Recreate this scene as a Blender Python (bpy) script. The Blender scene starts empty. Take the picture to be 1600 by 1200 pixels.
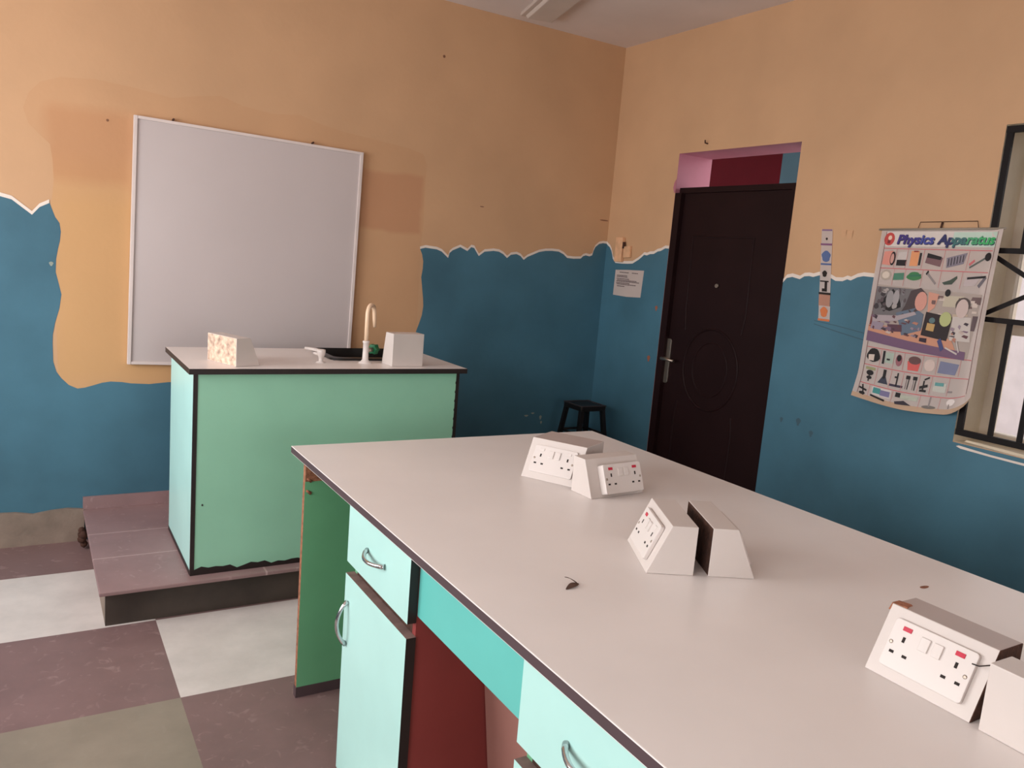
import bpy, bmesh, math, random
from mathutils import Vector, Matrix, Euler
from mathutils.geometry import tessellate_polygon
random.seed(7)
SC = bpy.context.scene
COL = SC.collection

# ------------------------------------------------------------------ materials
def lin(c):
    return tuple(((v/255)/12.92 if v/255 <= .04045 else ((v/255+.055)/1.055)**2.4) for v in c) + (1.0,)

MATS = {}
def nodes(name):
    m = bpy.data.materials.new(name); m.use_nodes = True
    nt = m.node_tree
    return m, nt, nt.nodes['Principled BSDF']

def mat(name, rgb, rough=.6, metal=0.0, var=.06, vscale=6.0, spec=.4, bump=0.0, bscale=60.0, trans=0.0):
    """plain procedural material: base colour gently broken up by noise, optional fine bump"""
    if name in MATS: return MATS[name]
    m, nt, b = nodes(name)
    b.inputs['Roughness'].default_value = rough
    b.inputs['Metallic'].default_value = metal
    b.inputs['Specular IOR Level'].default_value = spec
    tc = nt.nodes.new('ShaderNodeTexCoord')
    n = nt.nodes.new('ShaderNodeTexNoise'); n.inputs['Scale'].default_value = vscale; n.inputs['Detail'].default_value = 5
    nt.links.new(tc.outputs['Object'], n.inputs['Vector'])
    mr = nt.nodes.new('ShaderNodeMapRange')
    mr.inputs['From Min'].default_value = .3; mr.inputs['From Max'].default_value = .7
    mr.inputs['To Min'].default_value = 1-var; mr.inputs['To Max'].default_value = 1+var
    nt.links.new(n.outputs['Fac'], mr.inputs['Value'])
    mul = nt.nodes.new('ShaderNodeVectorMath'); mul.operation = 'SCALE'
    mul.inputs[0].default_value = lin(rgb)[:3]
    nt.links.new(mr.outputs['Result'], mul.inputs['Scale'])
    nt.links.new(mul.outputs['Vector'], b.inputs['Base Color'])
    if bump:
        n2 = nt.nodes.new('ShaderNodeTexNoise'); n2.inputs['Scale'].default_value = bscale; n2.inputs['Detail'].default_value = 4
        nt.links.new(tc.outputs['Object'], n2.inputs['Vector'])
        bp = nt.nodes.new('ShaderNodeBump'); bp.inputs['Strength'].default_value = bump; bp.inputs['Distance'].default_value = .004
        nt.links.new(n2.outputs['Fac'], bp.inputs['Height'])
        nt.links.new(bp.outputs['Normal'], b.inputs['Normal'])
    if trans:
        out = nt.nodes['Material Output']
        t = nt.nodes.new('ShaderNodeBsdfTranslucent'); nt.links.new(mul.outputs['Vector'], t.inputs['Color'])
        mx = nt.nodes.new('ShaderNodeMixShader'); mx.inputs[0].default_value = trans
        nt.links.new(b.outputs[0], mx.inputs[1]); nt.links.new(t.outputs[0], mx.inputs[2])
        nt.links.new(mx.outputs[0], out.inputs['Surface'])
    MATS[name] = m
    return m

def M_(nt, op, *a, clamp=False):
    n = nt.nodes.new('ShaderNodeMath'); n.operation = op; n.use_clamp = clamp
    for i, v in enumerate(a):
        if hasattr(v, 'is_linked'): nt.links.new(v, n.inputs[i])
        else: n.inputs[i].default_value = v
    return n.outputs[0]

def mixc(nt, fac, a, b):
    n = nt.nodes.new('ShaderNodeMix'); n.data_type = 'RGBA'
    for s, v in ((n.inputs['Factor'], fac), (n.inputs['A'], a), (n.inputs['B'], b)):
        if hasattr(v, 'is_linked'): nt.links.new(v, s)
        else: s.default_value = v
    return n.outputs['Result']

def soft_box(nt, p, q, cx, cz, hx, hz, s):
    """soft-edged rectangle in two coordinates (a faded poster mark, a repainted patch)"""
    a = M_(nt, 'SUBTRACT', hx, M_(nt, 'ABSOLUTE', M_(nt, 'SUBTRACT', p, cx)))
    b = M_(nt, 'SUBTRACT', hz, M_(nt, 'ABSOLUTE', M_(nt, 'SUBTRACT', q, cz)))
    a = M_(nt, 'ADD', M_(nt, 'DIVIDE', a, s), .5, clamp=True)
    b = M_(nt, 'ADD', M_(nt, 'DIVIDE', b, s), .5, clamp=True)
    return M_(nt, 'MULTIPLY', a, b)

def wall_paint(name, rgb, marks=(), var=.03, rough=.65):
    """emulsion on rough plaster; marks = (axis, c1, cz, h1, hz, soft, strength, rgb)"""
    m, nt, b = nodes(name)
    b.inputs['Roughness'].default_value = rough; b.inputs['Specular IOR Level'].default_value = .3
    tc = nt.nodes.new('ShaderNodeTexCoord')
    n = nt.nodes.new('ShaderNodeTexNoise'); n.inputs['Scale'].default_value = 2.2; n.inputs['Detail'].default_value = 6
    nt.links.new(tc.outputs['Object'], n.inputs['Vector'])
    dark = tuple(v*(1-var*2) for v in lin(rgb)[:3])+(1,); light = tuple(min(1, v*(1+var*2)) for v in lin(rgb)[:3])+(1,)
    mr = nt.nodes.new('ShaderNodeMapRange'); mr.inputs['From Min'].default_value = .3; mr.inputs['From Max'].default_value = .7
    nt.links.new(n.outputs['Fac'], mr.inputs['Value'])
    c = mixc(nt, mr.outputs['Result'], dark, light)
    if marks:
        n3 = nt.nodes.new('ShaderNodeTexNoise'); n3.inputs['Scale'].default_value = 5; n3.inputs['Detail'].default_value = 3
        nt.links.new(tc.outputs['Object'], n3.inputs['Vector'])
        wob = nt.nodes.new('ShaderNodeVectorMath'); wob.operation = 'SCALE'; wob.inputs['Scale'].default_value = .06
        sub = nt.nodes.new('ShaderNodeVectorMath'); sub.operation = 'SUBTRACT'; sub.inputs[1].default_value = (.5, .5, .5)
        nt.links.new(n3.outputs['Color'], sub.inputs[0]); nt.links.new(sub.outputs[0], wob.inputs[0])
        add = nt.nodes.new('ShaderNodeVectorMath'); add.operation = 'ADD'
        nt.links.new(tc.outputs['Object'], add.inputs[0]); nt.links.new(wob.outputs[0], add.inputs[1])
        sep = nt.nodes.new('ShaderNodeSeparateXYZ'); nt.links.new(add.outputs[0], sep.inputs[0])
        for ax, c1, cz, h1, hz, s, k, col in marks:
            f = soft_box(nt, sep.outputs['XYZ'.index(ax)], sep.outputs['Z'], c1, cz, h1, hz, s)
            c = mixc(nt, M_(nt, 'MULTIPLY', f, k), c, lin(col))
    nt.links.new(c, b.inputs['Base Color'])
    n2 = nt.nodes.new('ShaderNodeTexNoise'); n2.inputs['Scale'].default_value = 35; n2.inputs['Detail'].default_value = 6
    nt.links.new(tc.outputs['Object'], n2.inputs['Vector'])
    bp = nt.nodes.new('ShaderNodeBump'); bp.inputs['Strength'].default_value = .12; bp.inputs['Distance'].default_value = .006
    nt.links.new(n2.outputs['Fac'], bp.inputs['Height']); nt.links.new(bp.outputs['Normal'], b.inputs['Normal'])
    MATS[name] = m
    return m

def vinyl(name, rgb, fleck, fam=.5, rough=.42, seams=None):
    """vinyl floor tile with short pale streaky flecks"""
    m, nt, b = nodes(name)
    b.inputs['Specular IOR Level'].default_value = .45
    tc = nt.nodes.new('ShaderNodeTexCoord')
    n = nt.nodes.new('ShaderNodeTexNoise'); n.inputs['Scale'].default_value = 3.5; n.inputs['Detail'].default_value = 8; n.inputs['Roughness'].default_value = .65
    nt.links.new(tc.outputs['Object'], n.inputs['Vector'])
    mr = nt.nodes.new('ShaderNodeMapRange'); mr.inputs['From Min'].default_value = .3; mr.inputs['From Max'].default_value = .7
    mr.inputs['To Min'].default_value = .86; mr.inputs['To Max'].default_value = 1.14
    nt.links.new(n.outputs['Fac'], mr.inputs['Value'])
    mul = nt.nodes.new('ShaderNodeVectorMath'); mul.operation = 'SCALE'; mul.inputs[0].default_value = lin(rgb)[:3]
    nt.links.new(mr.outputs['Result'], mul.inputs['Scale'])
    n2 = nt.nodes.new('ShaderNodeTexNoise'); n2.inputs['Scale'].default_value = 20; n2.inputs['Detail'].default_value = 3; n2.inputs['Distortion'].default_value = 1.4
    nt.links.new(tc.outputs['Object'], n2.inputs['Vector'])
    f = nt.nodes.new('ShaderNodeMapRange'); f.inputs['From Min'].default_value = .60; f.inputs['From Max'].default_value = .72
    nt.links.new(n2.outputs['Fac'], f.inputs['Value'])
    c = mixc(nt, M_(nt, 'MULTIPLY', f.outputs['Result'], fam), mul.outputs['Vector'], lin(fleck))
    if seams:
        sep = nt.nodes.new('ShaderNodeSeparateXYZ'); nt.links.new(tc.outputs['Object'], sep.inputs[0])
        for ax, at in seams:
            d = M_(nt, 'ABSOLUTE', M_(nt, 'SUBTRACT', sep.outputs['XYZ'.index(ax)], at))
            g = M_(nt, 'LESS_THAN', d, .004)
            c = mixc(nt, M_(nt, 'MULTIPLY', g, .6), c, lin((196, 170, 166)))
    nt.links.new(c, b.inputs['Base Color'])
    r = nt.nodes.new('ShaderNodeMapRange'); r.inputs['To Min'].default_value = rough-.08; r.inputs['To Max'].default_value = rough+.12
    nt.links.new(n.outputs['Fac'], r.inputs['Value']); nt.links.new(r.outputs['Result'], b.inputs['Roughness'])
    MATS[name] = m
    return m

def glass(name):
    m, nt, b = nodes(name)
    nt.nodes.remove(b)
    out = nt.nodes['Material Output']
    t = nt.nodes.new('ShaderNodeBsdfTransparent'); t.inputs[0].default_value = (.93, .93, .93, 1)
    g = nt.nodes.new('ShaderNodeBsdfGlossy'); g.inputs['Roughness'].default_value = .05
    fr = nt.nodes.new('ShaderNodeFresnel'); fr.inputs[0].default_value = 1.45
    mx = nt.nodes.new('ShaderNodeMixShader')
    nt.links.new(fr.outputs[0], mx.inputs[0]); nt.links.new(t.outputs[0], mx.inputs[1]); nt.links.new(g.outputs[0], mx.inputs[2])
    nt.links.new(mx.outputs[0], out.inputs['Surface'])
    MATS[name] = m
    return m

PEACH = (197, 158, 122)
m_peach_front = wall_paint('peach wall emulsion, front wall', PEACH)
m_patch = wall_paint('ochre repaint round the board', (195, 154, 117), marks=(
    ('X', .45, 1.20, .42, .50, .25, .6, (204, 160, 106)),       # more golden towards the lower left
    ('X', .25, 1.84, .17, .16, .06, .45, (184, 130, 90)),       # marks where papers once hung
    ('X', 1.70, 1.745, .18, .155, .025, .5, (178, 124, 92)),
))
m_peach = wall_paint('peach wall emulsion', PEACH)
m_blue = wall_paint('blue wall paint', (68, 110, 129), var=.09, rough=.5)
m_edge = mat('white paint edging', (226, 214, 204), .6)
m_ceiling = wall_paint('ceiling paint', (222, 212, 208), var=.03)
m_pink = mat('pink gloss paint', (176, 110, 128), .5)
m_cream = mat('cream plaster', (214, 200, 176), .7, bump=.2)
m_concrete = mat('bare concrete', (138, 122, 110), .85, var=.2, vscale=9, bump=.5)
m_dark_tile = vinyl('plum vinyl floor tile', (124, 99, 98), (174, 148, 145), .32)
m_white_tile = vinyl('white vinyl floor tile', (206, 198, 194), (198, 190, 186), .2)
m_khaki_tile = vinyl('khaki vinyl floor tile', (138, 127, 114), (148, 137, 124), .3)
m_dais_tile = vinyl('lightened plum vinyl tile on platform', (144, 116, 116), (186, 160, 158), .35, seams=(('Y', 3.50), ('Y', 3.80), ('X', .83), ('X', 1.43)))  # floor's plum vinyl; grazing reflection and wear put into its lighter colour
m_black = mat('black edge banding', (40, 30, 30), .45, var=.15)
m_riser = mat('dark riser board', (68, 58, 52), .6, var=.3, vscale=5, bump=.2)
m_desk_green = mat('sea green laminate', (150, 205, 178), .38, var=.03)
m_mint = mat('pale mint laminate', (178, 222, 216), .35, var=.03)
m_turq = mat('turquoise laminate', (98, 188, 180), .4, var=.03)
m_green = mat('emerald green laminate', (108, 172, 130), .45, var=.05)
m_red = mat('dark red laminate', (140, 60, 58), .45, var=.06)
m_brown_board = mat('bare brown hardboard', (156, 108, 98), .8, var=.12, vscale=4)
m_worktop = mat('off-white laminate worktop', (230, 224, 221), .32, var=.035, vscale=3)
m_chip = mat('raw chipboard', (150, 98, 74), .9, var=.4, vscale=80, bump=.6, bscale=200)
m_chip_dark = mat('dark raw chipboard', (72, 46, 36), .9, var=.4, vscale=60, bump=.6, bscale=200)
m_flaked = mat('flaked chipboard with glue', (206, 176, 156), .85, var=.5, vscale=45, bump=1.0, bscale=90)
m_white_lam = mat('white laminate', (208, 199, 194), .4, var=.03)
m_plastic = mat('white plastic', (216, 208, 204), .3, var=.01)
m_ivory = mat('ivory plastic', (236, 206, 176), .35, var=.02)
m_redlamp = mat('red lens', (190, 40, 66), .25, var=.02)
m_hole = mat('dark socket hole', (40, 32, 30), .8)
m_chrome = mat('chrome', (200, 200, 202), .18, metal=1.0, var=.02)
m_steel = mat('brushed steel', (170, 158, 146), .35, metal=.9, var=.05)
m_door = mat('dark brown steel door', (33, 18, 19), .5, var=.12, vscale=4, spec=.12)
m_board = mat('whiteboard surface', (192, 182, 181), .3, var=.03, vscale=2)
m_alu = mat('pale board trim', (212, 200, 196), .4)
m_bench_edge = mat('plum brown edge banding', (78, 62, 66), .5, var=.12)
m_wornedge = mat('worn grey brown edge', (128, 106, 100), .7, var=.2, vscale=30)
m_greylam = mat('greyish worn laminate', (180, 167, 163), .45, var=.05)
m_sink = mat('black plastic basin', (22, 20, 20), .3, var=.1)
m_knob = mat('green plastic knob', (20, 110, 70), .4)
m_bar = mat('black iron burglar bar', (20, 15, 16), .6, var=.1, spec=.2)
m_winframe = mat('cream metal window frame', (206, 192, 174), .5)
m_glass = glass('window glass')
m_stool = mat('black painted stool', (20, 18, 20), .5, var=.1)
m_paper = mat('white paper', (222, 208, 202), .75, var=.03, trans=.35)
m_ink = mat('grey ink', (110, 92, 92), .8)
m_leaf = mat('dry brown leaf', (80, 58, 48), .8, var=.25, vscale=40)
m_corr = mat('maroon wall paint', (74, 18, 26), .8, spec=.05)
m_yard = mat('pale yard concrete', (200, 194, 190), .9)
m_yardwall = mat('pale rendered wall', (226, 218, 220), .9)
m_lightbody = mat('white light fitting', (194, 182, 174), .5)
m_diff = mat('opal diffuser', (200, 190, 182), .5)

# ------------------------------------------------------------------ mesh helpers
class MB:
    def __init__(s): s.bm = bmesh.new()
    def face(s, pts, mi=0, smooth=False):
        f = s.bm.faces.new([s.bm.verts.new(p) for p in pts]); f.material_index = mi; f.smooth = smooth
        return f
    def box(s, lo, hi, mi=0, bevel=0.0, fm=None, M=None):
        """axis box; fm = {'-x': material index ...} for single faces"""
        (x0, y0, z0), (x1, y1, z1) = lo, hi
        v = [Vector(p) for p in ((x0,y0,z0),(x1,y0,z0),(x1,y1,z0),(x0,y1,z0),(x0,y0,z1),(x1,y0,z1),(x1,y1,z1),(x0,y1,z1))]
        s.hexa(v, mi, bevel, fm, M)
    def hexa(s, v, mi=0, bevel=0.0, fm=None, M=None):
        tmp = bmesh.new()
        vs = [tmp.verts.new(M @ Vector(p) if M else p) for p in v]
        for key, idx in (('-z',(3,2,1,0)),('+z',(4,5,6,7)),('-y',(0,1,5,4)),('+x',(1,2,6,5)),('+y',(2,3,7,6)),('-x',(3,0,4,7))):
            f = tmp.faces.new([vs[i] for i in idx]); f.material_index = (fm or {}).get(key, mi)
        if bevel:
            bmesh.ops.bevel(tmp, geom=list(tmp.edges), offset=bevel, segments=2, affect='EDGES', profile=.6)
        s.merge(tmp)
    def merge(s, tmp):
        me = bpy.data.meshes.new('t'); tmp.to_mesh(me); tmp.free(); s.bm.from_mesh(me); bpy.data.meshes.remove(me)
    def prism(s, prof, depth, M, mi=0, bevel=0.0, side_mi=None, cap_mi=None):
        """prof: 2-D outline (a,b) extruded along +c by depth, mapped by M (a,b,c)->world"""
        tmp = bmesh.new()
        lo = [tmp.verts.new(M @ Vector((a, b, 0))) for a, b in prof]
        hi = [tmp.verts.new(M @ Vector((a, b, depth))) for a, b in prof]
        n = len(prof)
        f0 = tmp.faces.new(lo[::-1]); f1 = tmp.faces.new(hi)
        f0.material_index = f1.material_index = mi if cap_mi is None else cap_mi
        for i in range(n):
            f = tmp.faces.new((lo[i], lo[(i+1) % n], hi[(i+1) % n], hi[i]))
            f.material_index = mi if side_mi is None else side_mi.get(i, mi)
        bmesh.ops.recalc_face_normals(tmp, faces=list(tmp.faces))
        if bevel: bmesh.ops.bevel(tmp, geom=list(tmp.edges), offset=bevel, segments=2, affect='EDGES', profile=.6)
        s.merge(tmp)
    def tube(s, path, r, seg=12, mi=0, cap=True):
        path = [Vector(p) for p in path]; rs = r if isinstance(r, (list, tuple)) else [r]*len(path)
        rings = []; up = None
        for i, p in enumerate(path):
            d = (path[min(i+1, len(path)-1)] - path[max(i-1, 0)]).normalized()
            if up is None:
                up = d.orthogonal().normalized()
            up = (up - d*up.dot(d)).normalized(); w = d.cross(up)
            rings.append([s.bm.verts.new(p + (up*math.cos(2*math.pi*k/seg) + w*math.sin(2*math.pi*k/seg))*rs[i]) for k in range(seg)])
        for a, b in zip(rings, rings[1:]):
            for k in range(seg):
                f = s.bm.faces.new((a[k], a[(k+1) % seg], b[(k+1) % seg], b[k])); f.smooth = True; f.material_index = mi
        if cap:
            for rg in (rings[0][::-1], rings[-1]):
                f = s.bm.faces.new(rg); f.material_index = mi
    def lathe(s, prof, at, seg=24, mi=0):
        """prof: (radius, height) pairs turned about the vertical through at"""
        at = Vector(at)
        rings = [[s.bm.verts.new(at + Vector((max(r, 1e-5)*math.cos(2*math.pi*k/seg), max(r, 1e-5)*math.sin(2*math.pi*k/seg), h))) for k in range(seg)] for r, h in prof]
        for a, b in zip(rings, rings[1:]):
            for k in range(seg):
                f = s.bm.faces.new((a[k], a[(k+1) % seg], b[(k+1) % seg], b[k])); f.smooth = True; f.material_index = mi
        s.bm.faces.new(rings[0][::-1]).material_index = mi; s.bm.faces.new(rings[-1]).material_index = mi
    def flat(s, pts, mi=0):
        """fill a (possibly concave) planar outline with triangles"""
        vs = [s.bm.verts.new(p) for p in pts]
        for t in tessellate_polygon([[Vector(p) for p in pts]]):
            try: s.bm.faces.new([vs[i] for i in t]).material_index = mi
            except ValueError: pass
    def build(s, name, mats, parent=None):
        if not isinstance(mats, (list, tuple)): mats = [mats]
        bmesh.ops.recalc_face_normals(s.bm, faces=list(s.bm.faces))
        me = bpy.data.meshes.new(name); s.bm.to_mesh(me); s.bm.free()
        for m in mats: me.materials.append(m)
        o = bpy.data.objects.new(name, me); COL.objects.link(o)
        if parent: o.parent = parent
        return o

def tag(o, label=None, cat=None, group=None, kind=None):
    if label: o['label'] = label
    if cat: o['category'] = cat
    if group: o['group'] = group
    if kind: o['kind'] = kind
    return o
def thing(name, label, cat, loc=(0, 0, 0), rotz=0.0, group=None):
    o = bpy.data.objects.new(name, None); COL.objects.link(o); o.empty_display_size = .05
    o.location = loc; o.rotation_euler = (0, 0, rotz)
    return tag(o, label, cat, group)
def bx(name, lo, hi, mats, parent=None, bevel=0.0, fm=None):
    m = MB(); m.box(lo, hi, 0, bevel, fm); return m.build(name, mats, parent)
def struct(o): o['kind'] = 'structure'; return o
def frame(origin, a, b, c):
    """matrix from axes a,b,c and an origin"""
    m = Matrix.Identity(4)
    for i, v in enumerate((Vector(a), Vector(b), Vector(c))):
        for j in range(3): m[j][i] = v[j]
    for j in range(3): m[j][3] = origin[j]
    return m
def rrect(w, h, r, n=4):
    pts = []
    for cx, cy, a0 in ((w/2-r, h/2-r, 0), (-w/2+r, h/2-r, 90), (-w/2+r, -h/2+r, 180), (w/2-r, -h/2+r, 270)):
        for k in range(n+1):
            a = math.radians(a0+90*k/n); pts.append((cx+r*math.cos(a), cy+r*math.sin(a)))
    return pts

# ------------------------------------------------------------------ room shell
YF, XR, XL, YB, H = 4.172, 3.185, -1.45, -3.6, 2.837     # front wall, right wall, left wall, rear wall, ceiling
TH = .256
# floor: checker of 595 mm vinyl tiles
fl = MB(); T = .598; x0, y0 = .415, 2.574
for i in range(-6, 7):
    for j in range(-12, 4):
        a, b_ = max(x0+i*T, XL-.2), min(x0+(i+1)*T, XR)
        c, d = max(y0+j*T, YB-.2), min(y0+(j+1)*T, YF+.2)
        if b_ <= a or d <= c: continue
        k = 1 if (i+j) % 2 == 0 else 0
        # cell (-1,0) is plum; (0,0) white; (0,-1) plum; (-1,-1) khaki
        mi = {0: 0, 1: 1}[k]
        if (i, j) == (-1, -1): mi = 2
        if i <= -2 and j <= -2 and mi == 1 and random.random() < .4: mi = 2
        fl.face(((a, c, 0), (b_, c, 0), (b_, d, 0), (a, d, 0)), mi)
fl.box((XR, 2.5, -.06), (XR+.3, 3.7, 0), 3)      # concrete door sill
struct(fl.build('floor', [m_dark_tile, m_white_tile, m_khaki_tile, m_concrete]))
struct(bx('ceiling', (XL-.2, YB-.2, H), (XR+TH, YF+TH, H+.15), m_ceiling))

K1, K2 = YF/4.157, XR/3.158
def SY(y): return y*K2
def SZ(z): return 1.5+(z-1.5)*K2
# outlines of the hand-painted blue dado, in wall coordinates (along the wall, height)
BLUE_LEFT_TOP = [(XL, 1.56), (-1.1, 1.59), (-.7, 1.56), (-.3, 1.60), (-0.096, 1.587), (-0.054, 1.578), (-0.014, 1.547), (0.021, 1.52), (0.05, 1.556), (0.087, 1.577)]
BLUE_PATCH_EDGE = [(0.109, 1.515), (0.126, 1.49), (0.131, 1.452), (0.127, 1.41), (0.12, 1.378), (0.112, 1.33), (0.11, 1.272), (0.122, 1.22), (0.132, 1.173), (0.124, 1.11), (0.106, 1.042), (0.097, 0.99), (0.096, 0.948), (0.098, 0.866), (0.11, .82), (0.13, 0.789), (.16, .757), (0.195, 0.74), (.225, .744), (0.258, 0.754), (.295, .766), (0.333, 0.772), (.38, .769), (0.421, 0.762), (0.5, 0.758), (0.589, 0.767), (.75, .75), (1.0, .765), (1.3, .75), (1.6, .77), (1.78, .78), (1.84, .82), (1.86, .90), (1.872, .97), (1.886, 1.05), (1.903, 1.10), (1.915, 1.142), (1.92, 1.19), (1.916, 1.233), (1.905, 1.30), (1.896, 1.354), (1.902, 1.40), (1.902, 1.443), (1.893, 1.48), (1.877, 1.513)]
BLUE_RIGHT_TOP = [(1.877, 1.513), (1.91, 1.523), (1.943, 1.521), (1.98, 1.519), (2.012, 1.509), (2.055, 1.476), (2.062, 1.505), (2.08, 1.521), (2.128, 1.543), (2.175, 1.524), (2.198, 1.548), (2.218, 1.545), (2.233, 1.525), (2.252, 1.501), (2.288, 1.529), (2.348, 1.538), (2.385, 1.536), (2.415, 1.524), (2.443, 1.503), (2.468, 1.524), (2.507, 1.531), (2.535, 1.522), (2.56, 1.5), (2.585, 1.52), (2.62, 1.535), (2.665, 1.555), (2.71, 1.565), (2.76, 1.569), (2.809, 1.568), (2.845, 1.555), (2.876, 1.534), (2.925, 1.533), (2.978, 1.537), (2.995, 1.553), (3.015, 1.56), (3.045, 1.556), (3.065, 1.564), (3.073, 1.595), (3.084, 1.617), (3.111, 1.639), (3.141, 1.646), (XR, 1.645)]
BLUE_SIDE_FAR = [(YF/K2, 1.645), (4.124, 1.636), (4.098, 1.622), (4.079, 1.601), (4.066, 1.575), (4.058, 1.554), (4.027, 1.528), (3.965, 1.527), (3.907, 1.529), (3.86, 1.532), (3.808, 1.557), (3.785, 1.571), (3.76, 1.589), (3.735, 1.586), (3.708, 1.595), (3.675, 1.597), (3.643, 1.612), (3.615, 1.617), (3.579, 1.633), (3.579/K2, 1.632)]
BLUE_SIDE_NEAR = [(2.725/K2, 1.47), (2.702, 1.496), (2.682, 1.519), (2.65, 1.526), (2.605, 1.518), (2.58, 1.533), (2.553, 1.536), (2.53, 1.533), (2.5, 1.542), (2.47, 1.546), (2.439, 1.537), (2.405, 1.523), (2.368, 1.524), (2.345, 1.534), (2.326, 1.53), (2.295, 1.546), (2.265, 1.553), (2.207, 1.551), (2.12, 1.53), (2.03, 1.55), (1.93, 1.535), (1.85, 1.55), (1.770/K2, 1.54)]

def band(m, pts, at, w0, w1, mi):
    """ribbon of white edging riding along a paint line"""
    for (a, b), (c, d) in zip(pts, pts[1:]):
        m.face((at(a, b-w0), at(c, d-w0), at(c, d+w1), at(a, b+w1)), mi)

# front wall with its paint
w = MB()
w.box((XL-.2, YF, 0), (XR+TH, YF+.22, H), 0)
P1 = lambda a, b: (min(XR, max(XL, a*K1)), YF-.0012, max(0, 1.5+(b-1.5)*K1))
P2 = lambda a, b: (min(XR, max(XL, a*K1)), YF-.0022, 1.5+(b-1.5)*K1)
REPAINT = [(-0.008, 1.965), (0.012, 2.029), (0.055, 2.082), (0.134, 2.117), (0.271, 2.131), (0.426, 2.122), (0.583, 2.104), (0.706, 2.133), (0.801, 2.15), (0.906, 2.12), (1.044, 2.106), (1.187, 2.122), (1.304, 2.09), (1.441, 2.072), (1.637, 2.055), (1.786, 2.042), (1.872, 2.02), (1.895, 1.968), (1.893, 1.822), (1.897, 1.666), (1.888, 1.513)] + [(1.90, .72), (.12, .72)] + [(0.095, 1.572), (0.105, 1.679), (0.101, 1.761), (0.091, 1.828), (0.048, 1.867), (0.011, 1.905)]
w.flat([(a, YF-.0006, b) for a, b in REPAINT], 5)
w.flat([P1(*p) for p in BLUE_LEFT_TOP + BLUE_PATCH_EDGE + BLUE_RIGHT_TOP[1:] + [(XR, 0), (XL, 0)]], 1)
band(w, BLUE_LEFT_TOP, P2, .004, .012, 2)
band(w, BLUE_RIGHT_TOP, P2, .004, .010, 2)
# chips and specks of the front wall (x, z, radius, material)
for cx, cz, rx, rz in ((2.684, .53, .014, .006), (2.731, .545, .012, .005), (2.792, .516, .008, .014), (2.80, .483, .006, .010), (.093, 1.307, .008, .010)):
    w.flat([(cx+rx*math.cos(t)*(1+.3*math.sin(3*t)), YF-.0024, cz+rz*math.sin(t)) for t in [k*.5236 for k in range(12)]], 3)
for cx, cz, rx, rz in ((3.145, 1.785, .035, .004), (1.956, 2.552, .008, .008), (2.258, 1.78, .014, .003), (.317, 1.963, .006, .006)):
    w.flat([(cx+rx*math.cos(t), YF-.0012, cz+rz*math.sin(t)) for t in [k*.5236 for k in range(12)]], 4)
struct(w.build('wall_front', [m_peach_front, m_blue, m_edge, mat('bared plaster', (150, 160, 150), .8), mat('brown scuff', (128, 88, 66), .8), m_patch]))

# right wall: openings for the door and the window
DY0, DY1, DZ = 2.725, 3.579, 2.164            # door opening
WY0, WY1, WZ0, WZ1 = .45, 1.770, .92, 2.152  # window opening
W2Y0, W2Y1 = -2.3, -1.0                       # second window, behind the camera
w = MB(); X0, X1 = XR, XR+TH
w.box((X0, DY1, 0), (X1, YF, H), 0, fm={'-y': 3})
w.hexa([(X0, DY0, DZ), (X1, DY0, DZ+.001), (X1, DY1, DZ+.001), (X0, DY1, DZ), (X0, DY0, H), (X1, DY0, H), (X1, DY1, H), (X0, DY1, H)], 0, fm={'-z': 3})
w.box((X0, WY1, 0), (X1, DY0, H), 0, fm={'-y': 4, '+y': 3})
w.box((X0, WY0, 0), (X1, WY1, WZ0), 0, fm={'+z': 4})
w.box((X0, WY0, WZ1), (X1, WY1, H), 0, fm={'-z': 4})
w.box((X0, W2Y1, 0), (X1, WY0, H), 0, fm={'+y': 4})
w.box((X0, W2Y0, 0), (X1, W2Y1, WZ0), 0)
w.box((X0, W2Y0, WZ1), (X1, W2Y1, H), 0)
w.box((X0, YB, 0), (X1, W2Y0, H), 0)
P1 = lambda a, b: (XR-.0012, min(YF, a*K2), max(0, SZ(b)))
P2 = lambda a, b: (XR-.0022, min(YF, a*K2), SZ(b))
w.flat([P1(*p) for p in BLUE_SIDE_FAR + [(DY1/K2, 0), (YF, 0)]], 1)
w.flat([P1(*p) for p in BLUE_SIDE_NEAR + [(WY1/K2, .923), (1.2, .922), (.446, .922), (.44, 1.54), (-1.0, 1.55), (-1.0, .9), (W2Y0, .9), (W2Y0, 1.55), (YB, 1.54), (YB, 0), (DY0/K2, 0)]], 1)
band(w, BLUE_SIDE_FAR, P2, .004, .012, 2)
band(w, BLUE_SIDE_NEAR, P2, .004, .013, 2)
w.flat([P2(*p) for p in [(1.738, .909), (1.728, .914), (1.60, .907), (1.48, .906), (1.2, .902), (.5, .905), (.5, .897), (1.2, .893), (1.48, .897), (1.60, .899), (1.72, .903)]], 2)
w.flat([P2(*p) for p in [(1.70, .942), (1.71, .934), (1.5, .927), (.5, .925), (.5, .938), (1.5, .938)]], 4)
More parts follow.
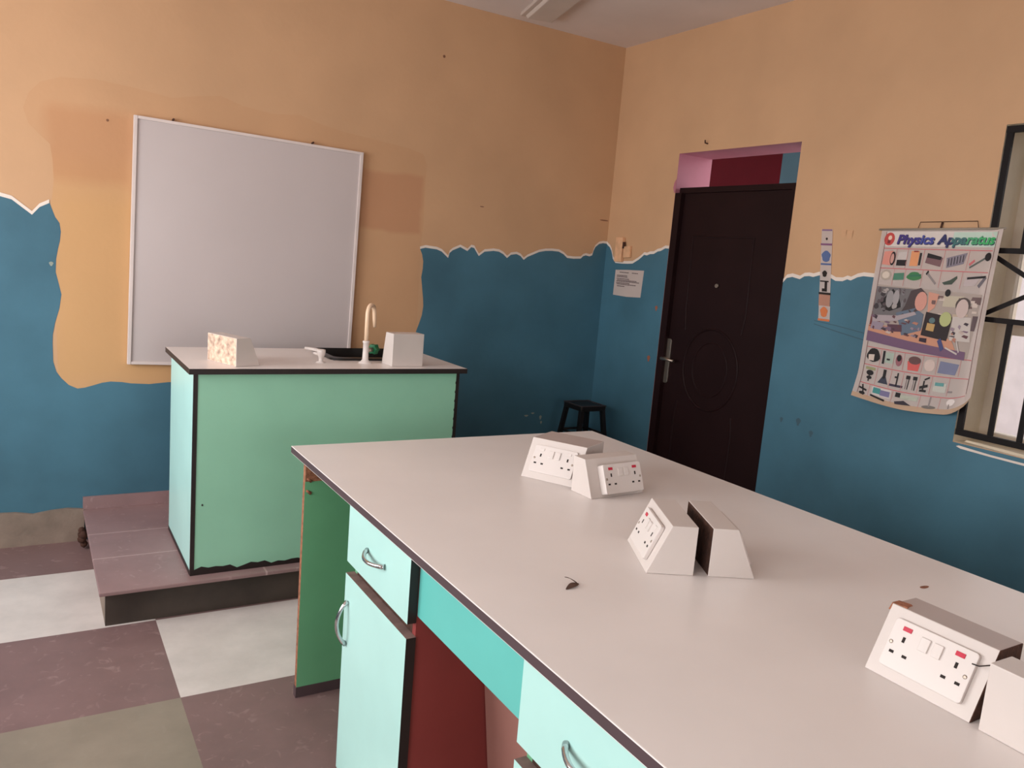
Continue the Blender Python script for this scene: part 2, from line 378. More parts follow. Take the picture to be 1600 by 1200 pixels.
# torn plaster at the top corner of the door opening, scuffs and pencil lines
w.flat([P2(*p) for p in [(3.549, 2.02), (3.562, 2.00), (3.568, 1.97), (3.556, 1.94), (3.548, 1.945), (3.548, 2.0)]], 3)
for pts in ([(2.49, 1.330), (2.36, 1.319), (2.21, 1.302), (2.21, 1.299), (2.36, 1.316), (2.49, 1.327)], [(2.49, 1.315), (2.36, 1.294), (2.21, 1.272), (2.21, 1.269), (2.36, 1.290), (2.49, 1.312)]):
    w.flat([P2(*p) for p in pts], 5)
for cy, cz, r in ((2.50, .84, .012), (2.42, .80, .010), (2.60, .83, .008), (3.62, .98, .012), (3.60, 1.28, .010)):
    w.flat([P2(cy+r*math.cos(t)*(1+.4*math.sin(3*t)), cz+1.6*r*math.sin(t)) for t in [k*.5236 for k in range(12)]], 6 if cz > .85 else 5)
struct(w.build('wall_right', [m_peach, m_blue, m_edge, m_pink, m_cream, mat('pencil and scuff marks', (62, 88, 100), .8), mat('chipped paint', (150, 92, 70), .8)]))

# left wall with two wide window openings, rear wall with one
w = MB()
LWIN = ((1.9, 3.6), (-.7, 1.1))
ys = [YB] + [v for a, b in sorted(LWIN) for v in (a, b)] + [YF]
for k in range(0, len(ys), 2): w.box((XL-.2, ys[k], 0), (XL, ys[k+1], H), 0)
for a, b in LWIN:
    w.box((XL-.2, a, 0), (XL, b, .95), 0); w.box((XL-.2, a, 2.2), (XL, b, H), 0)
w.flat([(XL+.0012, a, b) for a, b in ((YB, 0), (YF, 0), (YF, .94), (YB, .94))], 1)
struct(w.build('wall_left', [m_peach, m_blue]))
w = MB()
RWIN = (-.6, 1.6)
w.box((XL-.2, YB-.2, 0), (RWIN[0], YB, H), 0); w.box((RWIN[1], YB-.2, 0), (XR+TH, YB, H), 0)
w.box((RWIN[0], YB-.2, 0), (RWIN[1], YB, .95), 0); w.box((RWIN[0], YB-.2, 2.2), (RWIN[1], YB, H), 0)
struct(w.build('wall_back', m_peach))

# bare concrete skirting along the front wall, left of the platform, and along the right wall
w = MB()
n = 24; top = [(XL+(.222-XL)*k/n, .158+.006*math.sin(k*1.7)+.004*math.sin(k*4.1)) for k in range(n+1)]
for (a, za), (b, zb) in zip(top, top[1:]):
    w.hexa([(a, YF-.02, 0), (b, YF-.02, 0), (b, YF, 0), (a, YF, 0), (a, YF-.02, za), (b, YF-.02, zb), (b, YF, zb), (a, YF, za)])
struct(w.build('baseboard_front', m_concrete))
w = MB()
w.box((XR-.012, -3.5, 0), (XR, DY0-.05, .10)); w.box((XR-.012, DY1+.05, 0), (XR, YF, .10))
struct(w.build('baseboard_right', m_concrete))

# ------------------------------------------------------------------ outside: veranda side, yard
struct(bx('ground', (-14, -14, -.12), (16, 16, -.02), m_yard))
w = MB()
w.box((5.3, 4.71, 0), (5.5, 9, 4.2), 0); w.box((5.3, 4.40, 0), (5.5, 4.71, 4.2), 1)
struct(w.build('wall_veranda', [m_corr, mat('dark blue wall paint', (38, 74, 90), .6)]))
struct(bx('shade_roof_veranda', (XR+TH, 2.3, 2.95), (5.6, 9, 3.07), m_ceiling))  # unseen slab, added to shade the veranda wall
struct(bx('wall_yard', (9.0, -9, 0), (9.2, 9, 3.0), m_yardwall))

# ------------------------------------------------------------------ door
d = tag(bx('door_1', (XR+.03, DY0+.04, .01), (XR+.07, DY1-.05, 1.945), m_door, bevel=.004), kind='structure')
w = MB()
w.box((XR+.001, DY1-.05, 0), (XR+.10, DY1, 1.945)); w.box((XR+.022, DY0, 0), (XR+.10, DY0+.042, 1.975))
w.box((XR+.022, DY0+.042, 1.945), (XR+.10, DY1-.012, 1.975))
w.build('door_frame', m_door, d)
XD = XR+.031
def ridge(path, r=.006):
    m = MB(); m.tube([(XD, SY(a), SZ(b)) for a, b in path], r, 8, cap=False); return m
w = ridge([(2.955, 1.20), (2.94, 1.30), (2.947, 1.703), (3.392, 1.703), (3.385, 1.30), (3.37, 1.18)])
w2 = MB(); w2.tube([(XD, 3.178+.205*math.cos(t), .981+.225*math.sin(t)) for t in [k*math.pi/24 for k in range(49)]], .007, 8, cap=False)
w2.tube([(XD, 3.178+.13*math.cos(t), .981+.15*math.sin(t)) for t in [k*math.pi/24 for k in range(49)]], .005, 8, cap=False)
w2.build('oval_moulding', m_door, d)
w.tube([(XD, SY(a), SZ(b)) for a, b in [(2.955, .76), (2.94, .66), (2.945, .22), (3.385, .22), (3.385, .66), (3.37, .78)]], .006, 8, cap=False)
w.build('panel_moulding', m_door, d)
w = MB(); w.prism(rrect(.044, .262, .014), .008, frame((XR+.030, 3.518, .983), (0, 1, 0), (0, 0, 1), (-1, 0, 0)), bevel=.002)
pl = w.build('lock_plate', m_steel, d)
w = MB(); w.tube([(XR+.025, 3.518, .996), (XR-.018, 3.518, .996)], .009); w.tube([(XR-.018, 3.524, .996), (XR-.022, 3.47, .997), (XR-.016, 3.42, .994)], [.010, .009, .008])
w.build('lever', m_steel, pl)
w = MB(); w.tube([(XR+.028, 3.188, 1.443), (XR+.016, 3.188, 1.443)], .011, 16)
w.build('peephole', m_steel, d)

# ------------------------------------------------------------------ window in the right wall
wn = tag(thing('window_1', None, None, (XR, (WY0+WY1)/2, WZ0)), kind='structure')
def wl(o): o.location = -wn.location; return o
XO = XR+.195
w = MB()
for a, b in ((WY0, WY0+.04), (WY1-.04, WY1), (1.08, 1.13)): w.box((XO-.02, a, WZ0+.0005), (XO+.03, b, WZ1-.0005))
for a, b in ((WZ0, WZ0+.04), (WZ1-.04, WZ1), (1.36, 1.42), (1.70, 1.74)): w.box((XO-.018, WY0+.0005, a), (XO+.028, WY1-.0005, b))
wl(w.build('window_frame', m_winframe, wn))
for a, b in ((WY0+.04, 1.08), (1.13, WY1-.04)):
    w = MB(); w.box((XO+.001, a, WZ0+.04), (XO+.005, b, WZ1-.04)); wl(w.build('pane', m_glass, wn))
# burglar bars at the inner face of the wall
w = MB(); gx0, gx1 = XR-.004, XR+.014
def bar(a, b, t=.020):
    (ya, za), (yb, zb) = (SY(a[0]), SZ(a[1])), (SY(b[0]), SZ(b[1]))
    dv = Vector((0, yb-ya, zb-za)); L = dv.length; dv.normalize(); nv = Vector((0, -dv.z, dv.y))
    k = 0 if abs(dv.y) > .95 else (.003 if abs(dv.z) > .95 else .006)    # horizontals stand proud, so crossings do not share a face
    w.prism([(-t/2, 0), (t/2, 0), (t/2, L), (-t/2, L)], gx1-gx0-2*k, frame((gx0+k, ya, za), nv, dv, (1, 0, 0)))
bar((1.738, .955), (1.738, 2.14), .024); bar((.47, .955), (.47, 2.14), .024)
bar((1.75, .966), (.46, .966), .024); bar((1.75, 2.128), (.46, 2.128), .024)
bar((1.73, 1.680), (.47, 1.680)); bar((1.73, 1.418), (.47, 1.418))
yv = [1.62-.107*k for k in range(11)]
for y in yv:
    bar((y, .97), (y, 1.418), .018); bar((y, 1.68), (y, 2.12), .018)
for k in range(3):
    ya, yb = 1.73-.415*k, 1.73-.415*(k+1)
    bar((ya, 1.665), (yb, 1.433), .017); bar((ya, 1.433), (yb, 1.665), .017)
wl(w.build('burglar_bars', m_bar, wn))

# ------------------------------------------------------------------ whiteboard
tilt = math.radians(1.0)
wb = thing('whiteboard', 'large whiteboard hung on the peach wall behind the green desk', 'whiteboard', (.950, YF-.004, .846), 0)
Mt = Matrix.Rotation(tilt, 4, 'Y')
w = MB(); w.box((-.538, -.016, .010), (.538, -.001, 1.136), M=Mt); w.build('writing_surface', m_board, wb)
w = MB()
w.box((-.548, -.024, 0), (-.532, 0, 1.146), bevel=.002, M=Mt); w.box((.532, -.024, 0), (.548, 0, 1.146), bevel=.002, M=Mt)
w.box((-.5318, -.023, 0), (.5318, 0, .014), bevel=.002, M=Mt); w.box((-.5318, -.023, 1.132), (.5318, 0, 1.146), bevel=.002, M=Mt)
w.build('frame', m_alu, wb)
for a in (-.36, .30):
    w = MB(); w.tube([(a, .003, 1.153-a*.0175), (a, -.02, 1.155-a*.0175)], .005, 8); w.build('nail', m_chip_dark, wb)

# ------------------------------------------------------------------ tiled platform
PZ = .15
pf = thing('platform', 'low tiled platform with dark riser under the green desk', 'platform', (1.2, 3.66, 0))
def pl_(o, r=None): o.location = -(r or pf).location; return o
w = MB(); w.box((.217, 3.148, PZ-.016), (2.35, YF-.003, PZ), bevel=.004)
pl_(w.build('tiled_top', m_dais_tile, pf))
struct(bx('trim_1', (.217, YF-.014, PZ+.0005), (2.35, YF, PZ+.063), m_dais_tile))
w = MB(); w.box((.24, 3.185, 0), (2.33, 3.205, PZ-.016)); w.box((.24, 3.205, 0), (.258, YF-.025, PZ-.016), 0, fm={'-x': 1}); w.box((2.31, 3.205, 0), (2.33, YF-.025, PZ-.016))
pl_(w.build('riser', [m_riser, m_concrete], pf))
w = MB()
random.seed(3)
for k in range(9):
    a = Vector((.215+random.uniform(-.012, .006), 4.02+random.uniform(-.05, .05), random.uniform(.02, .10)))
    w.lathe([(.002, -.018), (.014, -.008), (.017, .004), (.010, .016), (.002, .02)], a, 7)
pl_(w.build('broken_edge', m_chip_dark, pf))

# ------------------------------------------------------------------ demonstration desk on the platform
DT = .99
dk = thing('demonstration_desk', 'green laminate demonstration desk with black edges on the platform', 'desk', (1.11, 3.48, PZ+.0005))
def dl(o): return pl_(o, dk)
bx0, bx1, by0, by1 = .543, 1.682, 3.205, 3.775
# worktop with a cut-out for the basin
SX0, SX1, SY0, SY1 = 1.160, 1.560, 3.412, 3.742
w = MB(); tx0, tx1, ty0, ty1 = .520, 1.705, 3.172, 3.790
fmE = {'-x': 1, '+x': 1, '-y': 1, '+y': 1}
w.box((tx0, ty0, DT-.022), (SX0, ty1, DT), 0, fm=fmE); w.box((SX1, ty0, DT-.022), (tx1, ty1, DT), 0, fm=fmE)
w.box((SX0, ty0, DT-.022), (SX1, SY0, DT), 0, fm=fmE); w.box((SX0, SY1, DT-.022), (SX1, ty1, DT), 0, fm=fmE)
dl(w.build('worktop', [m_worktop, m_black], dk))
dl(bx('front_panel', (bx0+.012, by0, PZ), (bx1-.012, by0+.018, DT-.022), m_desk_green, dk))
dl(bx('side_panel', (bx0, by0+.012, PZ), (bx0+.018, by1, DT-.022), m_mint, dk))
dl(bx('side_panel', (bx1-.018, by0+.012, PZ), (bx1, by1, DT-.022), m_mint, dk))
dl(bx('shelf', (bx0+.018, by0+.02, .50), (bx1-.018, by1-.05, .518), m_white_lam, dk))
w = MB()
w.box((bx0-.001, by0-.002, PZ), (bx0+.014, by0+.012, DT-.022)); w.box((bx1-.014, by0-.002, PZ), (bx1+.001, by0+.012, DT-.022))
# chipped black strip along the foot and beside the right edge
xs = [bx0+.014+(bx1-bx0-.028)*k/40 for k in range(41)]; random.seed(5)
hs = [.020+random.uniform(-.008, .010) for _ in xs]; hs[1] = .034
for k in range(40): w.hexa([(xs[k], by0-.0015, PZ), (xs[k+1], by0-.0015, PZ), (xs[k+1], by0+.002, PZ), (xs[k], by0+.002, PZ), (xs[k], by0-.0015, PZ+hs[k]), (xs[k+1], by0-.0015, PZ+hs[k+1]), (xs[k+1], by0+.002, PZ+hs[k+1]), (xs[k], by0+.002, PZ+hs[k])])
for k in range(8):
    z = .62+.042*k; w.lathe([(.001, 0), (.003, .006), (.001, .014)], (bx1-.0145, by0+.001, z), 6)
w.lathe([(.002, -.004), (.004, 0), (.002, .004)], (.583, by0, .44), 8)
w.box((bx0-.002, by0+.012, PZ), (bx0, by1, PZ+.018))
dl(w.build('edge_strip', m_black, dk))

# ------------------------------------------------------------------ things on the desk
sk = thing('sink', 'black rectangular basin sunk into the green desk top', 'sink', ((SX0+SX1)/2, (SY0+SY1)/2, DT))
w = MB(); hx, hy = (SX1-SX0)/2, (SY1-SY0)/2
outer = rrect(2*hx+.02, 2*hy+.02, .045, 6); inner = rrect(2*hx-.02, 2*hy-.02, .035, 6); bot = rrect(2*hx-.06, 2*hy-.06, .03, 6)
def ring(a, za, b, zb):
    n = len(a)
    for k in range(n):
        w.face(((*a[k], za), (*a[(k+1) % n], za), (*b[(k+1) % n], zb), (*b[k], zb)), 0, True)
ring(outer, .0005, outer, .010); ring(outer, .010, inner, .013); ring(inner, .013, bot, -.15)
w.face([(*p, -.15) for p in bot]); w.build('basin', m_sink, sk)
w = MB(); w.lathe([(.024, -.149), (.024, -.146), (.012, -.1465)], (0, 0, 0)); w.build('drain', m_steel, sk)

fc = thing('faucet', 'tall ivory gooseneck tap beside the black sink', 'tap', (1.277, 3.335, DT))
w = MB(); w.lathe([(.030, 0), (.030, .003), (.020, .008), (.0135, .016), (.0125, .06), (.0125, .088), (.0150, .090), (.0150, .098), (.011, .100)], (0, 0, 0)); w.build('base', m_plastic, fc)
w = MB(); arc = [(0, 0, .095), (0, 0, .20)]
cx, R_ = .038, .038; dirx, diry = .70, .72
for k in range(13):
    t = math.pi*k/12; r = cx-R_*math.cos(t); arc.append((r*dirx, r*diry, .215+.040*math.sin(t)))
arc += [(2*R_*dirx+.002, 2*R_*diry, .185), (2*R_*dirx+.006, 2*R_*diry+.004, .155)]
w.tube(arc, [.0095]*(len(arc)-2)+[.0085, .007], 14); w.build('spout', m_ivory, fc)
w = MB(); w.tube([(.008, .006, .055), (.042, .030, .058)], .010, 12); w.build('valve_stem', m_steel, fc)
w = MB(); Mk = frame((.040, .028, .058), (-.6, .8, 0), (0, 0, 1), (.8, .6, 0))
star = [((.026 if k % 2 == 0 else .019)*math.cos(math.pi*k/6), (.026 if k % 2 == 0 else .019)*math.sin(math.pi*k/6)) for k in range(12)]
w.prism(star, .030, Mk, bevel=.004); w.build('valve_knob', m_knob, fc)

nz = thing('bench_tap', 'small white lever tap left of the black sink', 'tap', (1.080, 3.345, DT))
w = MB(); w.lathe([(.020, 0), (.020, .003), (.010, .006), (.010, .022), (.016, .032), (.019, .048), (.018, .056), (.010, .058)], (0, 0, 0), 20); w.build('body', m_plastic, nz)
w = MB(); w.tube([(0, 0, .050), (-.028, .02, .054), (-.058, .045, .056)], [.009, .0075, .006], 10); w.tube([(-.004, 0, .035), (-.030, .014, .040)], [.008, .005], 10); w.build('lever', m_plastic, nz)

# ------------------------------------------------------------------ outlet boxes
def face_frame(Lx, s, Hh):
    """axes of the slanted face: a along the box, b up the slope, n outward"""
    sl = math.hypot(s, Hh)
    return Vector((1, 0, 0)), Vector((0, s/sl, Hh/sl)), Vector((0, -Hh/sl, s/sl)), sl
def outlet_box(label, group, loc, rotz, Lx=.20, D=.12, s=.055, Hh=.113, plate=True, red=(True, True), thick=.010, mi_back=1, mi_ends=(0, 0), mi_top=0, chip=False, off=(0, 0), flip=False):
    """wedge-shaped laminate box: x along, slanted face towards -y, upright back at y=D"""
    r = thing('outlet_box', label, 'socket box', loc, rotz, group)
    w = MB()
    w.prism([(0, 0), (D, 0), (D, Hh), (s, Hh)], Lx, frame((0, 0, 0), (0, 1, 0), (0, 0, 1), (1, 0, 0)), 0, bevel=.0015,
            side_mi={0: 0, 1: mi_back, 2: mi_top, 3: 0}, cap_mi=0)
    for f in w.bm.faces:
        if f.normal.x < -.9 or (f.calc_center_median().x < .001): f.material_index = mi_ends[0]
        elif f.calc_center_median().x > Lx-.001: f.material_index = mi_ends[1]
    w.build('housing', [m_white_lam, m_chip_dark, m_chip, m_flaked, m_greylam], r)
    if chip:
        w = MB(); w.hexa([(-.004, s-.004, Hh-.012), (.030, s-.003, Hh-.006), (.030, s+.03, Hh-.006), (-.004, s+.03, Hh-.012), (-.002, s+.002, Hh+.001), (.026, s+.004, Hh+.0025), (.020, s+.024, Hh+.0025), (-.002, s+.022, Hh+.001)])
        w.build('chipped_corner', m_chip, r)
        w = MB(); w.tube([(Lx-.026, s*.72-.012, Hh*.74), (Lx-.014, s*.72-.014, Hh*.76), (Lx+.003, s*.80-.006, Hh*.83)], .0012, 6)
        w.build('wire', m_hole, r)
    if plate:
        a, b, n, sl = face_frame(Lx, s, Hh)
        c0 = Vector((Lx/2+off[0], 0, 0)) + b*(sl/2+off[1]) + n*.0005
        Mf = frame(c0, a, b, n)
        pt = 'socket_plate'
        w = MB(); w.prism(rrect(.148, .088, .006), thick, Mf, bevel=.002)
        p = w.build(pt, m_plastic, r)
        top = thick
        for sg in (-1, 1):
            w = MB(); w.box((sg*.0115-.0085, .006, top-.001), (sg*.0115+.0085, .030, top+.0035), bevel=.0015, M=Mf); w.build('rocker_switch', m_plastic, p)
            w = MB()
            cx = sg*.047
            w.box((cx-.0025, .006, top-.0005), (cx+.0025, .016, top+.0004), M=Mf)
            for q in (-1, 1): w.box((cx+q*.012-.0042, -.018, top-.0005), (cx+q*.012+.0042, -.013, top+.0004), M=Mf)
            w.build('pin_holes', m_hole, p)
            w = MB(); w.box((cx-.008, .026, top-.001), (cx+.008, .034, top+.0015), bevel=.0008, M=Mf)
            w.build('indicator', m_redlamp if red[0 if sg < 0 else 1] else m_plastic, p)
            w = MB(); w.lathe([(.0035, 0), (.0035, .001), (.002, .0014)], (0, 0, 0), 12)
            for v in w.bm.verts: v.co = Mf @ (v.co + Vector((sg*.066, .0, top-.0004)))
            w.build('screw', m_steel, p)
    return r
WT = .828
def ang(dx, dy): return math.atan2(dy, dx)
G1, G2 = 'socket boxes on the long bench', 'socket boxes on the green desk'
# far pair on the long bench (local x runs along the slanted face, seen from its front from left to right)
outlet_box('white socket box on bench farthest from camera, sockets facing the drawers', G1, (1.324, 2.058, WT+.0005), ang(.081, -.146), .19, .19, .062, .116, red=(False, False), thick=.006, mi_top=4)
outlet_box('white socket box set across bench with two red lamps and thick socket plate', G1, (1.398, 1.785, WT+.0005), ang(.207, .013), .205, .095, .045, .108, thick=.026, off=(.012, -.008))
# middle pair, back to back
outlet_box('white socket box, left of middle pair with brown raw backs', G1, (1.281, 1.475, WT+.0005), ang(-.100, -.190), .212, .109, .05, .113, red=(True, False), mi_back=1)
rz = ang(.100, .190)
outlet_box('white socket box, right of middle pair, sloping away toward door', G1, (1.405, 1.171, WT+.0005), rz, .212, .108, .05, .113, red=(True, True), mi_back=1)
# near pair
outlet_box('white double socket box nearest camera with two red lamps and chipped corner', G1, (1.281, .800, WT+.0005), ang(0, -1), .191, .125, .055, .113, chip=True, mi_back=1, mi_ends=(0, 1), mi_top=4, thick=.008)
outlet_box('white socket box at right picture edge, plain back toward drawers', G1, (1.382, .395, WT+.0005), ang(.02, 1), .196, .110, .05, .113, mi_back=0, mi_ends=(0, 0))
# a bent wire hooked over the near socket plate
# boxes on the desk
outlet_box('peeling socket box with flaked side on left of green desk', G2, (.800, 3.255, DT+.0005), ang(-.075, .20), .205, .108, .045, .112, red=(False, False), mi_back=3)
outlet_box('plain tall white socket box right of ivory tap', G2, (1.505, 3.345, DT+.0005), ang(-1, -.06), .150, .105, .03, .144, plate=False, mi_back=0)

# ------------------------------------------------------------------ long workbench: worktop, cabinets, panels
BX0, BX1, BY0, BY1 = .744, 1.985, -.45, 2.575
w = MB(); w.box((BX0, BY0, WT-.024), (BX1, BY1, WT), 0, bevel=.002, fm=fmE)
wt = tag(w.build('worktop', [m_worktop, m_bench_edge]), 'long off-white bench top with dark edge carrying the socket boxes', 'worktop')
UZ = WT-.025
# raw chipboard showing under the far corner of the worktop

ep = tag(MB().build('end_panel', m_green), 'emerald green end panel holding up the far end of the bench', 'panel') if False else None
ep = thing('end_panel', 'emerald green end panel under the far end of the bench', 'panel', (1.36, 2.44, 0))
def el(o, r): o.location = -r.location; return o
w = MB(); w.box((.752, 2.433, .036), (1.975, 2.453, UZ-.001), 0, fm={'-x': 1}); el(w.build('board', [m_green, m_chip], ep), ep)
w = MB(); w.box((.7525, 2.4295, UZ-.058), (.812, 2.4335, UZ-.001)); el(w.build('chipped_edge', m_chip, ep), ep)
w = MB(); w.box((.750, 2.430, 0), (1.977, 2.456, .036)); el(w.build('plinth', m_bench_edge, ep), ep)
for z in (.755, .715):
    w = MB(); w.tube([(.757, 2.431, z), (.772, 2.431, z-.010)], [.003, .006], 8); el(w.build('screw_hole', m_chip, ep), ep)

def handle(path, r, name, parent, root):
    m = MB(); n = len(path)
    m.tube(path, [r*1.5, r*1.1]+[r]*(n-4)+[r*1.1, r*1.5], 12)
    el(m.build(name, m_chrome, parent), root); 
def drawer_cabinet(label, y0, y1, with_group):
    r = thing('drawer_cabinet', label, 'cabinet', (.95, (y0+y1)/2, 0), 0, with_group)
    D0, D1 = .776, 1.30
    w = MB()
    w.box((D0, y0+.002, .0), (D1, y0+.020, UZ-.001), 0); w.box((D0, y1-.020, .0), (D1, y1-.002, UZ-.001), 1)
    w.box((D0, y0+.02, .05), (D1, y1-.02, .068), 2); w.box((D1-.012, y0+.02, .05), (D1, y1-.02, UZ-.001), 2)
    w.box((D0, y0+.02, .600), (D0+.05, y1-.02, .640), 3)
    el(w.build('carcass', [m_red, m_green, m_white_lam, m_chip_dark], r), r)
    fe = {'-y': 1, '+y': 1, '+z': 2, '-z': 2}
    w = MB(); w.box((.752, y0, .637), (.775, y1, UZ-.002), 0, fm=fe)
    dr = el(w.build('drawer', [m_mint, m_black, m_chip_dark], r), r)
    ym = (y0+y1)/2; zc = .722
    pts = []
    for k in range(13):
        t = k/12; bow = math.sin(math.pi*t)
        pts.append((.750-.026*bow**.7, ym+.060-.120*t, zc-.004*bow))
    m = MB(); m.tube(pts, [.0075, .006]+[.0055]*9+[.006, .0075], 12)
    h = m.build('drawer_handle', m_chrome, dr)
    w = MB(); w.box((.750, y0-.004, .012), (.775, y1, .603), 0, fm={'-y': 1, '+y': 1, '+z': 2, '-z': 2})
    do = el(w.build('door', [m_mint, m_black, m_wornedge], r), r)
    pts = []
    for k in range(13):
        t = k/12; bow = math.sin(math.pi*t)
        pts.append((.748-.028*bow**.7, y1-.030, .405+.125*t))
    m = MB(); m.tube(pts, [.0075, .006]+[.0055]*9+[.006, .0075], 12)
    m.build('door_handle', m_chrome, do)
    return r
CG = 'drawer cabinets under the bench'
drawer_cabinet('mint drawer cabinet next to the emerald green end panel', 1.603, 2.018, CG)
drawer_cabinet('mint drawer cabinet nearest camera, right of the turquoise apron', .690, 1.106, CG)
tag(bx('apron_panel', (.776, 1.108, .655), (.794, 1.601, UZ-.001), m_turq), 'turquoise apron board under bench edge between the mint drawers', 'panel')
w = MB()
w.hexa([(1.03, 1.108, 0), (1.05, 1.108, 0), (1.05, 1.601, 0), (1.03, 1.601, 0), (.93, 1.108, UZ-.002), (.95, 1.108, UZ-.002), (.95, 1.601, UZ-.002), (.93, 1.601, UZ-.002)])
tag(w.build('back_board', m_brown_board), 'leaning bare brown board inside the knee gap below turquoise apron', 'board')
# near end of the bench, outside the picture but under its worktop
tag(bx('support_panel', (.76, BY0+.03, 0), (1.97, BY0+.05, UZ-.001), m_green), 'green panel under the camera end of the bench', 'panel')

# dead leaf on the worktop
w = MB()
lf = lambda a, b, c: (.978+a, 1.286+b, WT+c)
for path, ws in (([(-.024, -.012, .001), (-.008, -.008, .004), (.006, -.002, .005), (.022, .005, .002)], [.001, .007, .009, .002]),
                 ([(.016, .004, .003), (.008, .008, .010), (-.003, .010, .016), (-.014, .010, .019)], [.005, .006, .004, .001])):
    rail = [[(p[0]-.5*wd, p[1]+wd, p[2]+.3*wd) for p, wd in zip(path, ws)], [(p[0]+.5*wd, p[1]-wd, p[2]) for p, wd in zip(path, ws)]]
    for k in range(3): w.face([lf(*rail[0][k]), lf(*rail[0][k+1]), lf(*rail[1][k+1]), lf(*rail[1][k])], 0, True)
bmesh.ops.remove_doubles(w.bm, verts=list(w.bm.verts), dist=1e-4)
lo_ = w.build('dead_leaf', m_leaf); 
sm = lo_.modifiers.new('thick', 'SOLIDIFY'); sm.thickness = .0012; ss = lo_.modifiers.new('sub', 'SUBSURF'); ss.levels = 2; ss.render_levels = 2
tag(lo_, 'curled dry brown leaf lying on the off-white bench top', 'leaf')
w = MB(); w.flat([(1.768+.012*math.cos(t)*(1.6 if math.cos(t) > 0 else 1), .992+.006*math.sin(t), WT+.0006) for t in [k*.5236 for k in range(12)]])
w.build('chip_mark', m_chip, wt)

# ------------------------------------------------------------------ stool
st = thing('lab_stool', 'black stool in the corner behind the bench', 'stool', (2.93, 3.90, 0))
SH = .66
w = MB(); w.prism(rrect(.19, .19, .012), .03, frame((0, 0, SH-.034), (1, 0, 0), (0, 1, 0), (0, 0, 1)), bevel=.004)
w2 = MB()
w.build('seat', m_stool, st)
for (a, b, c, d_) in ((-.095, -.080, -.095, .095), (.080, .095, -.095, .095), (-.08, .08, -.095, -.08), (-.08, .08, .08, .095)):
    w2.box((a, c, SH-.006), (b, d_, SH), bevel=.002)
w2.build('seat_rim', mat('worn black edge', (60, 52, 54), .5), st)
for sx in (-1, 1):
    for sy in (-1, 1):
        w = MB(); t = .0125
        q = lambda k, z: (sx*(.078+.072*k), sy*(.078+.072*k), z)
        a, b = q(1, 0), q(0, SH-.03)
        w.hexa([(a[0]-t, a[1]-t, 0), (a[0]+t, a[1]-t, 0), (a[0]+t, a[1]+t, 0), (a[0]-t, a[1]+t, 0), (b[0]-t, b[1]-t, b[2]), (b[0]+t, b[1]-t, b[2]), (b[0]+t, b[1]+t, b[2]), (b[0]-t, b[1]+t, b[2])])
        w.build('leg', m_stool, st)
for k, z in ((.62, .24), (.25, .48)):
    c = .078+.072*k
    for sx, sy in ((0, -1), (0, 1), (-1, 0), (1, 0)):
        w = MB(); w.tube([(-c, sy*c, z), (c, sy*c, z)] if sx == 0 else [(sx*c, -c, z), (sx*c, c, z)], .008, 8)
        w.build('rung', m_stool, st)

# ------------------------------------------------------------------ things on the right wall
nt_ = thing('notice_paper', 'small printed paper notice on blue wall left of door', 'notice', (XR-.001, SY(3.88), SZ(1.405)))
w = MB(); Yp = lambda a, b, e=.0012: (-e, a, b)
w.flat([Yp(.138, .078), (-.003, .02, .083), Yp(-.136, .087), Yp(-.128, -.076), (-.004, 0, -.082), Yp(.140, -.079)]); o_ = w.build('sheet', m_paper, nt_); sm = o_.modifiers.new('thick', 'SOLIDIFY'); sm.thickness = .0012; sm.offset = 0
w = MB(); random.seed(11)
for z, a, b in ((.066, .09, .0), (.066, -.03, -.08), (.046, .115, .02), (.038, .115, .03), (.026, .115, .01), (.017, .11, -.08), (.010, .115, -.09), (.000, .115, -.01), (-.008, .11, -.06), (-.020, .105, .03)):
    y = a
    while y > b:
        if z == .046 and a == .115 and y == a: w.build('heading', m_ink, nt_); w = MB()
        L_ = random.uniform(.008, .024); w.box((-.0056, y-L_, z-.0022), (-.0030, y, z+.0022)); y -= L_+.005
w.build('writing', m_ink, nt_)

sw = thing('wall_switch', 'cream paint-smeared switch box on wall above the paper notice', 'switch', (XR-.001, SY(3.985), SZ(1.61)))
w = MB(); w.box((-.026, -.036, -.078), (-.0005, .030, .072), bevel=.004); w.build('conduit_box', mat('paint smeared cream plastic', (216, 170, 132), .6, var=.12, vscale=30), sw)
w = MB(); w.box((-.018, -.105, -.055), (-.0005, -.042, .015), bevel=.004, M=Matrix.Rotation(math.radians(-4), 4, 'X')); w.build('switch_plate', mat('paint smeared cream plastic', (216, 170, 132)), sw)
w = MB(); w.box((-.022, -.050, .005), (-.010, -.036, .045)); w.build('gap', m_chip_dark, sw)

